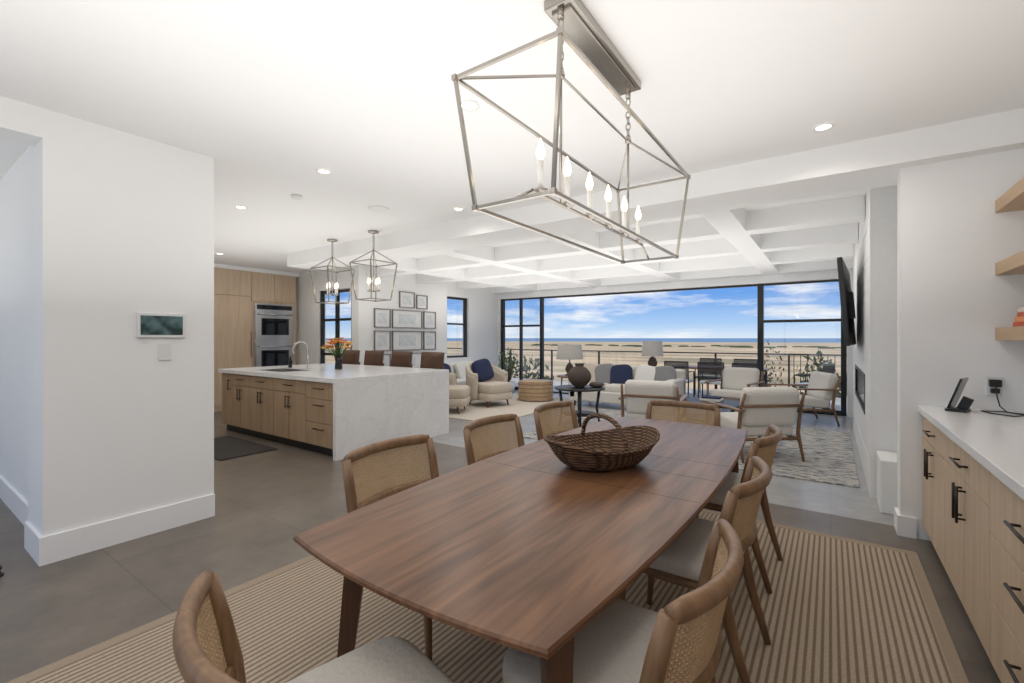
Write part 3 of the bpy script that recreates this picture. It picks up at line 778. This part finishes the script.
mb = MB(); mb.box((0, 0, .38), (1.25, .75, .04), BLACK, bev=.01)
for sx in (-1, 1):
    for sy in (-1, 1): mb.tube([(sx*.56, sy*.31, .37), (sx*.58, sy*.33, 0)], [.028, .018], BLACK)
mb.box((0, 0, .14), (1.1, .6, .02), CHAIRW, bev=.004)
mb.box((.2, .1, .42), (.3, .22, .035), PALEF, bev=.003).box((.2, .1, .45), (.26, .2, .025), NAVY, bev=.003).lathe((-.25, 0, .40), [(.07, 0), (.13, .06), (.12, .06), (.06, .01)], CLAY, 20)
mb.done('coffee_table', (-1.7, 7.4, Z0))
mb = MB(); mb.lathe((0, 0, 0), [(.36, 0), (.38, .05), (.38, .34), (.36, .40)], OAKH, 36)
for z in (.03, .12, .2, .29, .37): mb.tube([(.385*math.cos(a*math.pi/18), .385*math.sin(a*math.pi/18), z) for a in range(36)], .015, OAKD, closed=True)
mb.lathe((0, 0, .40), [(.37, 0), (.37, .02)], OAKH, 36)
mb.done('drum_coffee_table', (-5.35, 8.55, Z0))

def lamp(h, rs):
    mb = MB(); mb.lathe((0, 0, 0), [(.10, 0), (.10, .02), (.05, .04), (.09, .10), (.10, .15), (.06, .24), (.015, .28), (.012, h)], CLAY, 24)
    mb.lathe((0, 0, h-.02), [(rs, 0), (rs*.86, .32), (rs*.84, .32), (rs*.98, 0)], SHADE, 32, cap=False)
    mb.sup((0, 0, h+.1), (.05, .05, .08), BULB, 1)
    return mb
def endtable():
    mb = MB(); mb.lathe((0, 0, .5), [(.27, 0), (.28, .01), (.28, .03), (.27, .035)], CHAIRW, 30)
    for i in range(3):
        a = i*2.094; mb.rod((.2*math.cos(a), .2*math.sin(a), .5), (.24*math.cos(a), .24*math.sin(a), 0), .018, CHAIRW, .012)
    return mb
endtable().done('end_table', (-4.74, 9.0, Z0))
mb = MB(); mb.box((0, 0, .70), (1.7, .34, .035), CHAIRW, bev=.004)
for sx in (-1, 1):
    for sy in (-1, 1): mb.rod((sx*.78, sy*.12, .69), (sx*.80, sy*.13, 0), .018, CHAIRW, .014)
mb.done('console_table', (-3.3, 9.48, 0))
lamp(.38, .30).done('table_lamp', (-4.74, 9.0, .552)); lamp(.30, .22).done('table_lamp', (-3.05, 9.48, .72))

def shrub(name, loc, R, Hh, n, lm, pot=None):
    mb = MB()
    if pot: mb.lathe((0, 0, 0), [(pot*.75, 0), (pot, pot*1.5), (pot*.9, pot*1.5), (pot*.8, pot*1.3)], STONE, 20)
    b = pot*1.3 if pot else 0
    for i in range(6):
        a = i*1.05; mb.tube([(0, 0, b), (R*.3*math.cos(a), R*.3*math.sin(a), b+Hh*.4), (R*.6*math.cos(a), R*.6*math.sin(a), b+Hh*.8)], [.03*R*2, .02*R*2, .005], WALNUTL, n=5)
    vs = []; fs = []
    for i in range(n):
        a = random.random()*6.28; c = random.uniform(-1, 1); rr = R*random.random()**.4
        sxy = math.sqrt(1-c*c); p = Vector((rr*sxy*math.cos(a), rr*sxy*math.sin(a), b+Hh*.6+Hh*.5*c*rr/R))
        s = R*.12; E = Euler((random.random()*6, random.random()*6, random.random()*6)).to_matrix()
        o = len(vs)
        for q in ((-1, 0, 0), (0, -.45, .1), (1, 0, 0), (0, .45, .1)): vs.append(p+E @ (Vector(q)*s))
        fs.append((o, o+1, o+2, o+3))
    mb.add(vs, fs, lm); return mb.done(name, loc)
shrub('potted_plant', (-6.75, 9.5, 0), .3, .85, 260, GREEN, .18)

# ------------------------------------------------------------------ outside
wbox('patio_deck', -12, 4, 10.1, 13.2, -.3, -.03, DECK)
mb = MB()
for x in [(-12+i*1.6) for i in range(11)]: mb.b2(x-.02, x+.02, 12.45, 12.5, -.03, .98, BLACK)
mb.b2(-12, 4, 12.45, 12.5, .98, 1.01, BLACK)
mb.b2(-12, -.7, 12.47, 12.48, .0, .98, GLASS)
mb.b2(-.7, 4, 12.46, 12.49, .5, .52, BLACK)
x = -.7
while x < 4:
    mb.b2(x-.007, x+.007, 12.465, 12.485, .0, .98, BLACK); x += .13
mb.done('patio_railing')
mb = MB(); mb.box((0, 0, .72), (2.0, .9, .04), CHAIRW, bev=.008)
for sx in (-1, 1):
    for sy in (-1, 1): mb.rod((sx*.9, sy*.38, .7), (sx*.92, sy*.4, 0), .03, BLACK, .02)
mb.done('patio_table', (-2.1, 11.35, -.028))
mb = MB()
for s in (-1, 1):
    mb.tube([(s*.25, .25, 0), (s*.25, .24, .64), (s*.25, -.22, .66)], .014, BLACK); mb.tube([(s*.25, -.28, 0), (s*.25, -.24, .45), (s*.25, -.30, .88)], .014, BLACK)
mb.rod((-.25, -.30, .88), (.25, -.30, .88), .014, BLACK); mb.rod((-.25, .24, .42), (.25, .24, .42), .012, BLACK)
mb.box((0, 0, .44), (.5, .48, .05), PALEF, bev=.015); lattice(mb, lambda u, v: ((2*u-1)*.24, -.245-.05*v, .50+.36*v), .48, .36, .04, BLACK, .006)
pc = mb.done('patio_chair', (-2.8, 10.62, -.024), 0)
PZ = -.024
copy(pc, (-2.1, 10.62, PZ), .05); copy(pc, (-1.4, 10.62, PZ), -.05); copy(pc, (-2.5, 12.08, PZ), math.pi); copy(pc, (-1.7, 12.08, PZ), math.pi); copy(pc, (-.3, 11.2, PZ), 1.2)

MB().b2(-1800, 1800, 14, 1100, -8.3, -8.0, MARSH).done('marsh_ground')
MB().b2(-16000, 16000, 1100, 20000, -8.6, -8.2, OCEAN).done('ocean_water')
shrub('tree_shrub', (-.6, 26, -8), 1.5, 8.0, 900, SHRUB)
shrub('tree_shrub', (.9, 22, -8), 1.5, 7.4, 900, SHRUB)
shrub('tree_shrub', (-2.9, 30, -8), 1.0, 8.6, 500, SHRUB)
shrub('tree_shrub', (-15.5, 24, -8), 2.0, 7.6, 1000, SHRUB)
shrub('tree_shrub', (-19, 25, -8), 2.0, 7.9, 1000, SHRUB)
mb = MB(); 
for i in range(40):
    x = -330+i*13+random.random()*8; w = 4+random.random()*7; hh = .6+random.random()*.6
    mb.sup((x, 480+random.random()*90, -8+hh*.4), (w*2.0, 5, hh*2.2), SHRUB, .9, nu=10, nv=6)
mb.done('hedge_row')

# ------------------------------------------------------------------ world + sun
w = bpy.data.worlds.new('sky'); sc.world = w; w.use_nodes = True; nt = w.node_tree
bg = nt.nodes['Background']
tc = N(nt, 'ShaderNodeTexCoord'); sx = N(nt, 'ShaderNodeSeparateXYZ'); nt.links.new(tc.outputs['Generated'], sx.inputs[0])
r = N(nt, 'ShaderNodeValToRGB'); e = r.color_ramp.elements
e[0].position = 0.0; e[0].color = (.68, .78, .89, 1); e[1].position = 1; e[1].color = (.48, .62, .92, 1)
x = e.new(.03); x.color = (.40, .60, .88, 1); x = e.new(.09); x.color = (.15, .36, .80, 1); x = e.new(.3); x.color = (.30, .48, .85, 1)
nt.links.new(sx.outputs['Z'], r.inputs[0])
mp = N(nt, 'ShaderNodeMapping'); mp.inputs['Scale'].default_value = (2.6, 2.6, 15); mp.inputs['Location'].default_value = (3.1, 1.7, .4)
nt.links.new(tc.outputs['Generated'], mp.inputs[0])
no = N(nt, 'ShaderNodeTexNoise'); no.inputs['Scale'].default_value = 1.6; no.inputs['Detail'].default_value = 9; no.inputs['Roughness'].default_value = .62
nt.links.new(mp.outputs[0], no.inputs['Vector'])
r2 = N(nt, 'ShaderNodeValToRGB'); r2.color_ramp.elements[0].position = .46; r2.color_ramp.elements[1].position = .64
nt.links.new(no.outputs['Fac'], r2.inputs[0])
mx = N(nt, 'ShaderNodeMixRGB'); mx.inputs[2].default_value = (.90, .92, .95, 1)
nt.links.new(r2.outputs[0], mx.inputs[0]); nt.links.new(r.outputs[0], mx.inputs[1]); nt.links.new(mx.outputs[0], bg.inputs['Color'])
bg.inputs['Strength'].default_value = 1.0
l = bpy.data.lights.new('sun', 'SUN'); l.energy = 2.4; l.angle = .01; l.color = (1, .96, .9)
o = bpy.data.objects.new('sun', l); COL.objects.link(o); o.rotation_euler = (math.radians(28), math.radians(22), 0)

# ------------------------------------------------------------------ camera
cam = bpy.data.cameras.new('camera'); cam.sensor_width = 36; cam.lens = 455/1024*36; cam.shift_y = -3.5/1024; cam.clip_end = 30000; cam.clip_start = .02
co = bpy.data.objects.new('camera', cam); COL.objects.link(co); co.location = (0, 0, 1.38); co.rotation_euler = (math.radians(90), 0, math.radians(35))
sc.camera = co
sc.view_settings.view_transform = 'Standard'; sc.view_settings.exposure = 0.06
